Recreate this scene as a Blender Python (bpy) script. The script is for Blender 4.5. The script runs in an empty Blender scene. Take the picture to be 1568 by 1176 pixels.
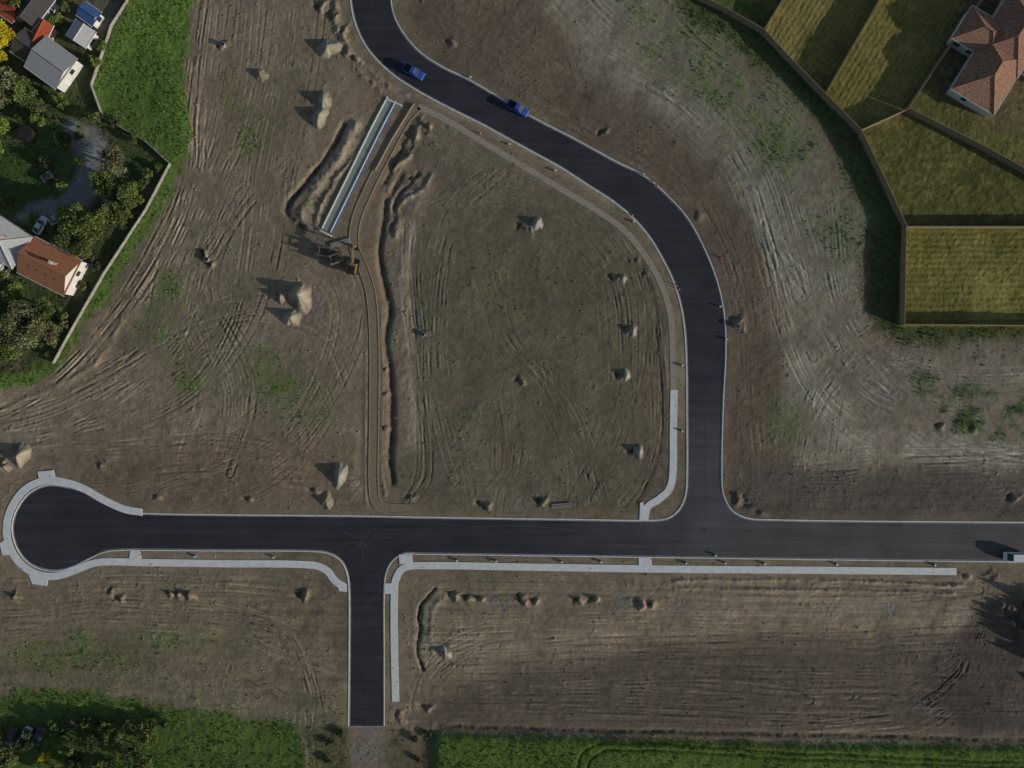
import bpy, math, random, time, numpy as np
from mathutils import Vector
random.seed(7); RNG=np.random.default_rng(11)
S=0.15
def W(px,py): return ((px-784)*S,(588-py)*S)
sc=bpy.context.scene
def lin(c):
    c=np.asarray(c,dtype=float)/255.0
    return np.where(c<=0.04045,c/12.92,((c+0.055)/1.055)**2.4)
KD=np.array([0.50,0.48,0.47])
def D(r,g,b): return lin((r,g,b))/KD
# ------------------------------------------------------------------ materials
def newmat(name):
    m=bpy.data.materials.new(name); m.use_nodes=True
    nt=m.node_tree; b=nt.nodes['Principled BSDF']; return m,nt,b
def mat(name,col,rough=0.8,metal=0.0,var=0.25,scale=1.5,bump=0.0,bscale=8.0,detail=6,col2=None,attr=None,spec=0.3):
    m,nt,b=newmat(name); N=nt.nodes; L=nt.links
    b.inputs['Roughness'].default_value=rough; b.inputs['Metallic'].default_value=metal
    b.inputs['Specular IOR Level'].default_value=spec
    tc=N.new('ShaderNodeTexCoord')
    n=N.new('ShaderNodeTexNoise'); n.inputs['Scale'].default_value=scale; n.inputs['Detail'].default_value=detail
    n.inputs['Roughness'].default_value=0.65
    L.new(tc.outputs['Object'],n.inputs['Vector'])
    if attr:
        a=N.new('ShaderNodeAttribute'); a.attribute_name=attr
        mr=N.new('ShaderNodeMapRange'); mr.inputs[1].default_value=0.3; mr.inputs[2].default_value=0.7
        mr.inputs[3].default_value=1-var; mr.inputs[4].default_value=1+var
        L.new(n.outputs['Fac'],mr.inputs[0])
        vm=N.new('ShaderNodeVectorMath'); vm.operation='SCALE'
        L.new(a.outputs['Color'],vm.inputs[0]); L.new(mr.outputs[0],vm.inputs['Scale'])
        L.new(vm.outputs[0],b.inputs['Base Color'])
    else:
        cr=N.new('ShaderNodeValToRGB'); e=cr.color_ramp.elements
        c1=[max(0,x*(1-var)) for x in col]; c2=list(col2) if col2 is not None else [min(1,x*(1+var)) for x in col]
        e[0].position=0.32; e[0].color=(*c1,1); e[1].position=0.68; e[1].color=(*c2,1)
        L.new(n.outputs['Fac'],cr.inputs[0]); L.new(cr.outputs[0],b.inputs['Base Color'])
    if bump>0:
        n2=N.new('ShaderNodeTexNoise'); n2.inputs['Scale'].default_value=bscale; n2.inputs['Detail'].default_value=5
        L.new(tc.outputs['Object'],n2.inputs['Vector'])
        bp=N.new('ShaderNodeBump'); bp.inputs['Strength'].default_value=bump; bp.inputs['Distance'].default_value=0.1
        L.new(n2.outputs['Fac'],bp.inputs['Height']); L.new(bp.outputs[0],b.inputs['Normal'])
    return m
# ------------------------------------------------------------------ mesh builder
class MB:
    def __init__(s): s.v=[];s.f=[];s.m=[]
    def box(s,c,d,rot=0,mat=0,top=(1,1),pitch=0):
        i=len(s.v); cr,sr=math.cos(rot),math.sin(rot); cp,sp=math.cos(pitch),math.sin(pitch)
        for z in(-.5,.5):
            for x,y in((-.5,-.5),(.5,-.5),(.5,.5),(-.5,.5)):
                k=top if z>0 else(1,1)
                X,Y,Z=x*d[0]*k[0],y*d[1]*k[1],z*d[2]
                X,Z=X*cp-Z*sp,X*sp+Z*cp
                s.v.append((c[0]+X*cr-Y*sr,c[1]+X*sr+Y*cr,c[2]+Z))
        for q in((3,2,1,0),(4,5,6,7),(0,1,5,4),(1,2,6,5),(2,3,7,6),(3,0,4,7)):
            s.f.append(tuple(i+k for k in q)); s.m.append(mat)
    def cyl(s,p0,p1,r0,r1,n=10,mat=0):
        p0=Vector(p0);p1=Vector(p1);d=(p1-p0).normalized()
        a=d.orthogonal().normalized();b=d.cross(a);i=len(s.v)
        for p,r in((p0,r0),(p1,r1)):
            for k in range(n):
                t=2*math.pi*k/n; q=p+a*(r*math.cos(t))+b*(r*math.sin(t)); s.v.append(tuple(q))
        for k in range(n):
            s.f.append((i+k,i+(k+1)%n,i+n+(k+1)%n,i+n+k)); s.m.append(mat)
        s.f.append(tuple(i+k for k in range(n))[::-1]); s.f.append(tuple(i+n+k for k in range(n))); s.m+=[mat,mat]
    def loft(s,rings,mat=0):
        i=len(s.v);n=len(rings[0])
        for r in rings: s.v+= [tuple(p) for p in r]
        for j in range(len(rings)-1):
            for k in range(n):
                s.f.append((i+j*n+k,i+j*n+(k+1)%n,i+(j+1)*n+(k+1)%n,i+(j+1)*n+k)); s.m.append(mat)
        s.f.append(tuple(i+k for k in range(n))[::-1]); s.f.append(tuple(i+(len(rings)-1)*n+k for k in range(n))); s.m+=[mat,mat]
    def poly(s,pts,mat=0):
        i=len(s.v); s.v+=[tuple(p) for p in pts]; s.f.append(tuple(range(i,i+len(pts)))); s.m.append(mat)
    def obj(s,name,mats,parent=None,loc=(0,0,0),rot=0,bevel=0,smooth=False):
        me=bpy.data.meshes.new(name); me.from_pydata(s.v,[],s.f); me.update()
        for m in mats: me.materials.append(m)
        me.polygons.foreach_set('material_index',s.m)
        if smooth: me.polygons.foreach_set('use_smooth',[True]*len(s.f))
        o=bpy.data.objects.new(name,me); sc.collection.objects.link(o)
        o.location=loc;o.rotation_euler=(0,0,rot)
        if parent: o.parent=parent
        if bevel>0:
            b=o.modifiers.new('bevel','BEVEL'); b.width=bevel; b.segments=2; b.limit_method='ANGLE'
        return o
def empty(name,loc,rot=0):
    e=bpy.data.objects.new(name,None); e.location=loc; e.rotation_euler=(0,0,rot); e.empty_display_size=1
    sc.collection.objects.link(e); return e
def smooth(pts,n=8,closed=False):
    P=[np.array(p,float) for p in pts]; out=[]
    m=len(P); R=range(m if closed else m-1)
    for i in R:
        a,b,c,d=P[max(i-1,0)],P[i],P[i+1],P[min(i+2,m-1)]
        L=np.linalg.norm(c-b); k=max(1,min(n,int(L/3)))
        t1=(c-a)*min(1,L/max(1e-6,np.linalg.norm(c-a))); t2=(d-b)*min(1,L/max(1e-6,np.linalg.norm(d-b)))
        for j in range(k):
            t=j/k; h00=2*t**3-3*t**2+1;h10=t**3-2*t**2+t;h01=-2*t**3+3*t**2;h11=t**3-t**2
            out.append(h00*b+h10*t1+h01*c+h11*t2)
    out.append(P[-1])
    return np.array(out)
def offset(P,d):
    P=np.asarray(P,float); T=np.gradient(P,axis=0)
    T/=np.maximum(np.linalg.norm(T,axis=1,keepdims=True),1e-6)
    d=np.asarray(d,float)
    if d.ndim: d=d[:,None]
    return P+np.stack([-T[:,1],T[:,0]],1)*d
# ------------------------------------------------------------------ layout (map coordinates, 0.15 m per unit)
innerW=[(536,-260),(534,-60),(538,0),(545,35),(560,68),(580,93),(606,116),(635,135),(665,152),(700,170),(740,190),(780,212),(820,234),(860,256),(900,282),(940,308),(970,333),(995,362),(1015,395),(1032,430),(1043,465),(1049,500),(1052,545),(1053,620),(1053,735),(1050,762),(1040,782),(1022,795),(990,798),(900,797),(640,793),(530,791),(300,789),(217,787)]
cul=[(190,784),(162,771),(130,754),(100,746),(72,744),(46,756),(28,779),(20,806),(25,834),(40,857),(60,869),(86,873),(110,867),(135,855),(160,844),(190,841),(215,841)]
south=[(350,842),(480,843),(506,847),(524,859),(533,879),(536,905),(536,1000),(535,1112)]
south2=[(587,1112),(587,1000),(587,905),(590,878),(600,858),(618,847),(640,847),(1000,852),(1300,856),(1568,859),(1950,862)]
east=[(1950,803),(1568,801),(1300,799),(1180,797),(1146,795),(1122,784),(1109,765),(1104,740),(1106,620),(1110,540),(1108,485),(1098,435),(1079,385),(1052,335),(1020,299),(985,270),(940,247),(880,214),(812,179),(750,142),(716,122),(680,105),(644,82),(617,52),(601,20),(596,-20),(594,-90),(596,-260)]
edgeA=smooth(innerW+cul+south,8); edgeB=smooth(south2,8); edgeC=smooth(east,8)
road_poly=np.vstack([edgeA,edgeB,edgeC])
paths={ 'culdesac':([(217,784),(192,780),(160,766),(128,748),(98,738),(70,736),(42,747),(22,770),(11,800),(13,832),(27,858),(48,875),(70,882),(92,881),(118,872),(145,862),(175,860),(210,861),(350,863),(478,865),(500,873),(513,889),(528,899)],11),
 'east_path':([(606,1074),(604,990),(604,905),(607,885),(618,870),(640,866),(800,868),(1000,871),(1250,873),(1464,875)],11),
 'curve_path':([(1032,597),(1031,660),(1030,728),(1024,750),(1008,765),(992,776),(987,796)],11)}
gravel_paths={'g1':([(1031,597),(1030,540),(1026,480),(1010,430),(985,388),(955,352),(910,320),(860,290),(790,248),(730,212),(680,182),(640,163)],9),
 'g2':([(640,163),(622,182),(590,240),(560,300),(545,340),(543,378),(556,410),(568,450),(573,520),(573,640),(572,740),(577,770),(592,778),(632,780)],13)}
# ------------------------------------------------------------------ ground grid
st=1.45
gx=np.arange(-95,1665,st); gy=np.arange(-85,1262,st)
ext=np.array([12,40,100,220,500,1200,3000,8000,20000.])
gx=np.concatenate([gx[0]-ext[::-1],gx,gx[-1]+ext]); gy=np.concatenate([gy[0]-ext[::-1],gy,gy[-1]+ext])
X,Y=np.meshgrid(gx,gy); X=X.astype(np.float32);Y=Y.astype(np.float32)
def vn(x,y,s,seed):
    g=np.random.default_rng(seed).random((256,256)).astype(np.float32)
    x=x/np.float32(s);y=y/np.float32(s); xi=np.floor(x).astype(np.int32);yi=np.floor(y).astype(np.int32); fx=x-xi.astype(np.float32);fy=y-yi.astype(np.float32)
    fx=fx*fx*(3-2*fx);fy=fy*fy*(3-2*fy); xi&=255; yi&=255; x1=(xi+1)&255;y1=(yi+1)&255
    a=g[yi,xi];b=g[yi,x1];c=g[y1,xi];d=g[y1,x1]
    return (a*(1-fx)+b*fx)*(1-fy)+(c*(1-fx)+d*fx)*fy-np.float32(0.5)
def fbm(x,y,s,seed,o=4):
    r=0;a=1;t=0
    for k in range(o): r=r+np.float32(a)*vn(x,y,s,seed+k*17);t+=a;a*=0.55;s=s/2.03
    return r*np.float32(1.6/t)
wx=fbm(X,Y,60,1,4); wy=fbm(X,Y,60,5,4); w2x=fbm(X,Y,14,9,2); w2y=fbm(X,Y,14,13,2)
def win(x0,x1,y0,y1):
    return slice(*[int(q) for q in np.searchsorted(gy,[y0,y1])]),slice(*[int(q) for q in np.searchsorted(gx,[x0,x1])])
def dist(pts,maxd,warp=0):
    pts=np.asarray(pts,float); x0,y0=pts.min(0)-maxd;x1,y1=pts.max(0)+maxd
    sy,sx=win(x0,x1,y0,y1); ox,oy=sx.start,sy.start
    R=np.full((sy.stop-sy.start,sx.stop-sx.start),maxd,np.float32)
    for a,b in zip(pts[:-1],pts[1:]):
        ty,tx=win(min(a[0],b[0])-maxd,max(a[0],b[0])+maxd,min(a[1],b[1])-maxd,max(a[1],b[1])+maxd)
        if ty.start>=ty.stop or tx.start>=tx.stop: continue
        xx=X[ty,tx]-np.float32(a[0]);yy=Y[ty,tx]-np.float32(a[1])
        if warp: xx=xx+wx[ty,tx]*warp;yy=yy+wy[ty,tx]*warp
        d=b-a;l=max(d@d,1e-9);t=np.clip(xx*np.float32(d[0]/l)+yy*np.float32(d[1]/l),0,1)
        q=np.hypot(xx-t*np.float32(d[0]),yy-t*np.float32(d[1]))
        v=R[ty.start-oy:ty.stop-oy,tx.start-ox:tx.stop-ox]; np.minimum(v,q,out=v)
    return (sy,sx),R
def full(pts,maxd,warp=0):
    w,R=dist(pts,maxd,warp); A=np.full(X.shape,maxd,np.float32);A[w]=R;return A
def pwin(pts,m):
    p=np.asarray(pts,float); return win(p[:,0].min()-m,p[:,0].max()+m,p[:,1].min()-m,p[:,1].max()+m)
def inw(pts,wn,warp=0,w2=0):
    xx=X[wn]+wx[wn]*warp+w2x[wn]*w2; yy=Y[wn]+wy[wn]*warp+w2y[wn]*w2; r=np.zeros(xx.shape,bool); n=len(pts)
    for i in range(n):
        a=pts[i];b=pts[(i+1)%n]
        if a[1]==b[1]: continue
        c=((a[1]>yy)!=(b[1]>yy)); r^= c&(xx<(b[0]-a[0])/(b[1]-a[1])*(yy-a[1])+a[0])
    return r
def inside(pts,warp=0,w2=0):
    wn=pwin(pts,warp+w2+4); r=np.zeros(X.shape,bool); r[wn]=inw(pts,wn,warp,w2); return r
def blur(M,r):
    k=max(1,int(r/st)); M=M.astype(np.float32)
    for ax in(0,1):
        for _ in range(2):
            P=np.pad(M,[(k+1,k) if a==ax else(0,0) for a in(0,1)],mode='edge'); c=np.cumsum(P,axis=ax,dtype=np.float64)
            M=((c[2*k+1:]-c[:-2*k-1])/(2*k+1) if ax==0 else (c[:,2*k+1:]-c[:,:-2*k-1])/(2*k+1)).astype(np.float32)
    return M
C=np.zeros(X.shape+(3,),np.float32); H=np.zeros(X.shape,np.float32); G=np.zeros(X.shape,np.float32)
ALL=(slice(None),slice(None))
def mix(M,col,a=1.0,g=None,wn=ALL):
    M=np.clip(M*a,0,1).astype(np.float32); m3=M[...,None]; C[wn]=C[wn]*(1-m3)+np.asarray(col,np.float32)*m3
    if g is not None: G[wn]=G[wn]*(1-M)+np.float32(g)*M
def zone(pts,col,soft=8,warp=18,w2=8,a=1.0,g=0,mod=None):
    wn=pwin(pts,warp+w2+soft*3+6); M=blur(inw(pts,wn,warp,w2),soft)
    if mod is not None: M=M*mod[wn]
    mix(M,col,a,g,wn)
n1=fbm(X,Y,90,21,5); n2=fbm(X,Y,25,31,4); n3=fbm(X,Y,7,41,3); n4=vn(X,Y,3.2,51); n5=fbm(X,Y,150,91,6)
C[:]=D(103,91,76).astype(np.float32)
mix(np.clip(n5*3+.1,0,1),D(90,83,67),.75); mix(np.clip(-n5*3-.1,0,1),D(111,95,78),.65)
# dirt zones
zone([(600,180),(700,190),(860,290),(985,400),(1020,500),(1020,740),(960,785),(640,785),(610,560),(615,350)],D(87,79,66),14,20,8,0.85)
zone([(690,330),(880,330),(970,450),(960,640),(860,720),(680,640),(665,450)],D(84,78,62),30,40,20,0.6)
zone([(600,-100),(760,-100),(860,60),(1000,160),(1110,250),(1160,380),(1195,480),(1200,600),(1210,720),(1700,690),(1700,795),(1110,795),(1100,500),(1000,290),(640,90)],D(84,73,62),14,26,14,0.9)
zone([(1110,700),(1330,725),(1700,690),(1700,797),(1115,797)],D(76,69,62),12,14,10,0.8)
zone([(740,-100),(960,-100),(1080,80),(1240,190),(1310,320),(1310,470),(1370,540),(1700,520),(1700,690),(1540,720),(1330,712),(1215,700),(1205,500),(1160,330),(1060,210),(900,110)],D(114,108,96),16,34,20,0.75,mod=np.clip(.85+n2,0,1))
zone([(960,-100),(1090,60),(1230,150),(1300,270),(1320,400),(1280,440),(1230,300),(1100,180),(980,80),(880,-100)],D(82,88,60),12,30,16,0.85,0.4,mod=np.clip(0.6+n2*1.9,0,1))
zone([(1390,560),(1500,590),(1700,620),(1700,680),(1500,672),(1410,640)],D(64,74,46),10,14,20,1,0.6,mod=np.clip(0.5+n2*3,0,1))
zone([(1440,530),(1700,520),(1700,560),(1450,560)],D(80,78,66),10,14,20,.7,0.2,mod=np.clip(0.6+n2*2,0,1))
zone([(1180,600),(1240,650),(1220,690),(1170,680)],D(80,84,58),14,20,14,0.6)
zone([(640,900),(1700,900),(1700,1010),(640,1000)],D(111,98,82),10,16,10,0.7)
zone([(850,1000),(1050,985),(1300,975),(1480,975),(1700,960),(1700,1130),(660,1112),(680,1060)],D(82,72,63),14,22,8,0.9)
zone([(1470,950),(1540,915),(1700,900),(1700,1130),(1480,1120),(1400,1060)],D(68,60,54),14,20,8,0.9)
zone([(0,885),(520,905),(525,1000),(500,1040),(-100,1030),(-100,880)],D(99,88,72),12,16,10,0.7)
zone([(-100,1010),(150,1000),(300,1040),(520,1060),(525,1112),(-100,1080)],D(94,87,68),18,20,10,0.7,0.2)
zone([(-100,700),(200,670),(520,670),(560,780),(250,780),(130,735),(0,720)],D(97,82,67),14,20,10,0.6)
def band(pts,w,col,a,warp=14,g=0):
    wn,A=dist(smooth(pts,6),w*2.4,warp); mix(np.clip(1.6-A/w*1.1,0,1)*np.clip(0.8+n2[wn]*1.3,0,1),col,a,g,wn)
band([(330,-100),(318,60),(300,180),(300,260),(275,340),(225,430),(165,510),(80,590),(-100,650)],22,D(122,106,89),0.75)
band([(430,-100),(410,80),(360,250),(300,400),(250,540),(120,640),(-100,700)],26,D(110,98,83),0.55)
band([(640,1000),(900,985),(1150,940),(1470,945)],20,D(124,110,93),0.55)
band([(1040,885),(1500,890)],10,D(116,103,86),0.6)
band([(540,400),(552,520),(552,650),(550,760)],8,D(118,105,90),0.6)
band([(640,300),(622,380),(618,500),(625,600),(622,690)],11,D(120,110,96),0.65)
band([(550,190),(510,260),(470,335)],11,D(122,112,96),0.75)
band([(1230,560),(1290,640),(1400,690),(1540,700)],22,D(126,118,104),0.5)
band([(1150,290),(1200,400),(1250,470)],22,D(126,119,106),0.45)
band([(620,130),(700,160),(800,215),(900,272),(980,330),(1030,410),(1045,500),(1045,600)],14,D(110,99,84),0.7,6)
band([(420,480),(350,560),(300,640),(180,690),(-90,720)],18,D(109,100,85),0.55)
for (x,y,rx,ry,a) in [(262,435,20,24,1),(420,585,26,20,1),(285,590,26,18,.8),(380,200,20,45,.75),(230,520,40,30,.75),(90,1005,60,24,.8),(410,560,40,30,.6),(800,440,90,60,.14),(650,470,8,60,.35),(700,640,30,30,.3),(470,620,60,40,.4),(170,1000,120,30,.5),(350,150,14,40,.5),(1100,140,40,30,.7),(1200,210,40,30,.7),(300,980,80,20,.4),(250,470,30,24,.7),(270,560,30,16,.6)]:
    wn=win(x-rx*2-20,x+rx*2+20,y-ry*2-20,y+ry*2+20)
    d=np.hypot((X[wn]-x+wx[wn]*20)/rx,(Y[wn]-y+wy[wn]*20)/ry); mix(np.clip(1.5-d,0,1)*np.clip(.55+n3[wn]*1.5+n2[wn],0,1),D(70,84,44),a,0.6,wn)
# grass areas
GR1=D(80,98,46)
left_strip=[(215,-120),(312,-120),(300,0),(287,110),(285,235),(262,300),(205,385),(145,478),(95,556),(45,588),(-100,600),(-100,-120)]
zone(left_strip,GR1,4,12,12,1,1)
zone([(175,100),(240,60),(270,130),(270,240),(225,210),(160,180)],D(62,78,38),10,14,10,.7,1)
resid=[(-3000,-3000),(190,-3000),(200,0),(168,62),(140,132),(158,182),(225,215),(262,250),(225,325),(165,415),(112,505),(85,555),(20,575),(-3000,600)]
Mr=blur(inside(resid,0,3),3); mix(Mr,D(58,64,42),1,1)
mix(Mr*np.clip(n2*3,0,1),D(80,72,58),.7); mix(Mr*np.clip(-n1*3,0,1),D(68,84,44),.8)
zone([(5,225),(75,228),(95,300),(50,330),(-60,300),(-60,225)],D(54,68,38),3,6,4,1,1)
zone([(190,225),(235,240),(245,265),(215,300),(180,260)],D(54,68,38),3,4,4,1,1)
zone([(95,185),(150,195),(172,235),(150,300),(128,330),(75,345),(20,335),(40,315),(95,300),(120,260),(110,225)],D(102,101,100),3,8,4,.9,0)
zone([(-60,20),(60,20),(60,60),(-60,60)],D(84,76,64),3,6,5,.8,0)
zone([(100,0),(190,0),(150,70),(110,60)],D(88,84,74),4,6,5,.7,0)
# bottom grass
zone([(-3000,1046),(120,1058),(300,1082),(400,1104),(462,1110),(470,1180),(480,3000),(-3000,3000)],D(66,80,40),4,12,12,1,1)
zone([(668,1120),(900,1128),(1250,1138),(3000,1158),(3000,3000),(660,3000),(655,1180)],D(70,85,40),3,5,5,1,1)
zone([(470,1112),(535,1112),(535,1300),(480,1300)],D(68,70,44),5,10,8,.8,.6)
zone([(590,1112),(665,1118),(650,1300),(590,1300)],D(84,76,58),5,10,8,.8,.2)
# north-east
dk=[(1010,-3000),(1010,-60),(1050,30),(1120,70),(1200,130),(1268,205),(1305,280),(1330,345),(1325,460),(1345,500),(1380,525),(1700,515),(3000,500),(3000,-3000)]
zone(dk,D(60,68,40),6,14,14,1,1)
zone([(1318,350),(1376,350),(1376,500),(1340,500),(1318,440)],D(56,56,38),8,8,8,.6,1)  # fence's shadow band darkened into the grass colour
ne=[(1050,-10),(1105,18),(1165,50),(1258,148),(1312,203),(1380,348),(1377,499),(3000,500),(3000,-3000),(1000,-3000)]
Mn=blur(inside(ne,0,1),2); mix(Mn,D(90,84,46),1,1)
zone([(1040,-30),(1105,18),(1165,50),(1225,-40)],D(62,72,36),2,2,2,1,1)
zone([(1165,50),(1225,-40),(1290,-45),(1213,95)],D(104,94,56),2,2,3,.8,1)  # strip lightened as the sunlit ground beside the fence shadow
zone([(1258,148),(1370,-45),(1430,-45),(1320,175),(1300,190)],D(94,87,48),2,2,3,.7,1)  # second sunlit strip, its brightness put into the grass colour
zone([(1315,205),(1385,172),(1568,262),(1700,330),(1700,350),(1380,350)],D(70,68,38),2,2,2,1,1)
zone([(1378,350),(1700,350),(1700,500),(1376,500)],D(90,85,44),2,2,2,1,1)
zone([(1385,165),(1500,0),(1700,-100),(1700,310),(1505,228)],D(74,72,42),3,3,3,1,1)
zone([(1440,60),(1475,0),(1700,-120),(1700,240),(1550,215),(1430,140)],D(76,68,52),4,3,4,.7,.5)
mix(Mn*np.clip(n3*2.5+n2,0,1),D(100,90,56),.4)
rows=np.sin(Y*2*np.pi/9.0+wx*0.8+n2*3); Ml=blur(inside([(1378,350),(1700,350),(1700,500),(1376,500)]),2); 
rows2=np.sin((X*0.855+Y*0.52)*2*np.pi/8.0+n2*2); Ms=blur(inside([(1165,50),(1225,-40),(1530,-45),(1385,165),(1312,203)]),2)
C*= (1+0.13*rows*Ml+0.10*rows2*Ms)[...,None]
H+=0.03*rows*Ml+0.02*rows2*Ms
zone([(1490,415),(1545,415),(1545,490),(1490,490)],D(124,112,62),5,0,3,.5,1)  # sunlit part of the lot painted as a lighter patch
H+=np.clip(blur(inside([(668,1124),(900,1132),(1250,1142),(3000,1162),(3000,3000),(660,3000)],0,2),3),0,1)*0.75
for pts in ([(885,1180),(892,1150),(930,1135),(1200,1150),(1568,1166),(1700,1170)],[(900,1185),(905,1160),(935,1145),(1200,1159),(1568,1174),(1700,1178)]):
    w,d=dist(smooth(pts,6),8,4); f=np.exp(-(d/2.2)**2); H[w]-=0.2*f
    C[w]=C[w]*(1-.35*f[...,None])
# noise relief
dirt=1-np.clip(G,0,1)
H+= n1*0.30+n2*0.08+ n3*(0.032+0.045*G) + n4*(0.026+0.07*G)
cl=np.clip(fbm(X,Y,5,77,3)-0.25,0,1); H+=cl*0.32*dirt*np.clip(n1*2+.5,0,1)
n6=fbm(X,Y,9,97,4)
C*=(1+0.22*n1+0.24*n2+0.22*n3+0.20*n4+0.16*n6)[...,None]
RD=full(road_poly,160); ins=inside(road_poly)
RD[ins]=-RD[ins]
stk=vn(RD,(X+Y)*0.06,3.4,61)+0.7*vn(RD,(X-Y)*0.04,6.5,62)
near=np.clip((150-RD)/60,0,1)*dirt*np.clip(0.5+n1*2,0,1)
H+=stk*0.035*near; C*=(1+0.20*stk*near)[...,None]
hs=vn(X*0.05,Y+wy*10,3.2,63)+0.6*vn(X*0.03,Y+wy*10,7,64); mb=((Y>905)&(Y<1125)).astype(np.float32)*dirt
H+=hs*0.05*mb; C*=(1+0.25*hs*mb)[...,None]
# ---- tyre tracks
def track(pts,depth,tone,gauge=5.6,wd=1.45):
    w,d=dist(pts,gauge+6); kk=d<gauge+5.9; q=np.abs(d[kk]-gauge); f=np.exp(-(q/wd)**2); lip=np.exp(-((q-wd*1.9)/wd)**2)
    k=dirt[w][kk]*np.clip(0.6+n2[w][kk]*2.6,0,1)
    Hw=H[w]; Hw[kk]+=(-depth*f+depth*0.4*lip)*k; Cw=C[w]; Cw[kk]*=(1+tone*f*k-tone*.3*lip*k)[:,None]
def guide(pts,n,spread,dep=(.02,.065),tn=(-.3,-.18,.2,.3)):
    P=smooth(pts,5); m=len(P)
    for i in range(n):
        off=RNG.normal(0,spread); t=np.linspace(0,6.28,m)
        wob=off+spread*0.35*np.sin(t*RNG.uniform(.4,1.3)+RNG.uniform(0,6))+2*np.sin(t*3+RNG.uniform(0,6))
        Q=offset(P,wob); a=int(RNG.uniform(0,.5)*m); b=min(m,max(a+6,int(RNG.uniform(.5,1)*m)))
        if RNG.random()<.3:a,b=0,m
        track(Q[a:b],RNG.uniform(*dep),RNG.choice(tn),RNG.uniform(4.8,6.2),RNG.uniform(1.1,1.7))
GU=[([(330,-80),(308,60),(292,180),(292,260),(268,340),(225,420),(170,500),(110,570),(40,620),(-80,670)],12,9,(.04,.09)),
([(420,-80),(400,100),(370,220),(330,330),(290,420),(260,520),(180,600),(60,660),(-80,690)],11,28),
([(480,-60),(455,100),(420,250),(400,400),(360,520),(280,620),(100,680),(-80,700)],7,30),
([(250,760),(400,700),(490,600),(530,480),(500,400),(420,340)],6,20),
([(200,560),(300,500),(400,480),(500,520),(540,620)],6,26),
([(330,720),(360,600),(330,520),(300,440),(340,340),(430,220)],7,22),
([(-80,720),(150,700),(350,690),(545,740)],10,24),([(-80,680),(100,640),(250,560),(330,460),(300,400)],7,16),
([(640,300),(633,420),(645,560),(650,720),(620,780)],6,7),
([(780,250),(700,320),(665,420),(660,560),(690,700),(720,785)],8,22),
([(760,300),(880,330),(950,430),(960,560),(930,680),(880,780)],7,26),
([(800,260),(920,325),(985,430),(1004,560),(1000,690),(960,775),(905,790)],8,5),
([(905,795),(895,700),(850,600),(790,520),(760,420)],8,22),([(830,560),(860,640),(900,720),(925,780)],6,12),
([(760,790),(780,700),(760,600)],5,24),
([(620,40),(720,110),(880,200),(1000,270),(1080,360),(1125,480),(1130,620),(1150,740)],8,14,(.01,.04),(-.15,.15)),
([(700,-80),(860,60),(1000,170),(1100,280),(1150,420),(1165,560),(1180,740)],6,18,(.01,.04),(-.15,.15)),
([(800,-80),(920,60),(1060,150),(1150,260),(1190,380),(1225,500),(1290,610),(1400,660),(1620,640)],18,32),
([(950,-80),(1060,60),(1200,160),(1270,280),(1290,420),(1330,520),(1420,570),(1650,570)],9,22),
([(1160,350),(1260,480),(1330,580),(1450,680),(1650,720)],9,20),([(1240,720),(1260,620),(1330,540),(1400,520)],8,20),
([(1200,710),(1400,700),(1650,700)],7,12),([(1115,740),(1350,750),(1650,745)],6,18,(.01,.04),(-.15,.15)),
([(640,950),(900,950),(1200,955),(1500,945)],13,30),([(680,1060),(1000,1050),(1300,1060),(1650,1085)],16,26),
([(1200,1110),(1400,1085),(1475,1030),(1500,960)],11,20,(.04,.09)),([(680,1080),(900,1085),(1300,1095),(1650,1105)],8,8),([(1060,905),(1300,900),(1500,900)],5,7),
([(-80,950),(200,945),(400,960),(520,1000)],12,26),([(-80,900),(250,890),(500,900)],5,6),
([(480,1180),(482,1090),(475,1030),(430,960),(330,930)],7,12),([(640,1110),(650,1050),(700,1000),(850,960)],5,16),
([(250,930),(370,1000),(460,1060),(480,1160)],4,16)]
for g in GU: guide(*g)
# ---- trenches, berms, pits
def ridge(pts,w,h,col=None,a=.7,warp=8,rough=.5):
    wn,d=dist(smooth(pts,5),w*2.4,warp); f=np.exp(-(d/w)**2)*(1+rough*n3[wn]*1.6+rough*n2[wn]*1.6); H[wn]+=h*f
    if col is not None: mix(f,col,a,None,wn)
DS=D(64,55,47); LT=D(120,108,93); GY=D(126,124,120)  # DS puts shade into the colour of hollows; LT lightens raised soil
ridge([(612,268),(592,320),(582,380),(588,430),(597,480),(590,520),(597,580),(599,640),(597,700),(600,740)],5,-.5,DS,.75,6,.45)  # main trench, its shadow line painted in with the dark tone
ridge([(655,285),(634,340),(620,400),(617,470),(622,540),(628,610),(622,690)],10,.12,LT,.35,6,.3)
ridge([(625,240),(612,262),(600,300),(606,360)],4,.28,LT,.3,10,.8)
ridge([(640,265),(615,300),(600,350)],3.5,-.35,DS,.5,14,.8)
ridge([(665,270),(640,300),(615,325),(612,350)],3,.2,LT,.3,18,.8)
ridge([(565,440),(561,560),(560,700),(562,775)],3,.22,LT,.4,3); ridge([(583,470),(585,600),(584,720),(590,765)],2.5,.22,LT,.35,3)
ridge([(530,192),(505,235),(470,280),(437,322),(462,345)],4.5,-.7,DS,.7,8,.5)  # dark strip paints the bank's shadow along this trench
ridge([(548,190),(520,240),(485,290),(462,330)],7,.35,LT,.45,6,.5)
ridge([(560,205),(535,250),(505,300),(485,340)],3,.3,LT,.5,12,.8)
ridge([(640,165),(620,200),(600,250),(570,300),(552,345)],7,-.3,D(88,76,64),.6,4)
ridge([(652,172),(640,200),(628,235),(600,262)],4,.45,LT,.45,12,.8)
ridge([(632,180),(622,205),(605,245),(590,280)],3.5,-.4,DS,.5,8,.8)
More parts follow.
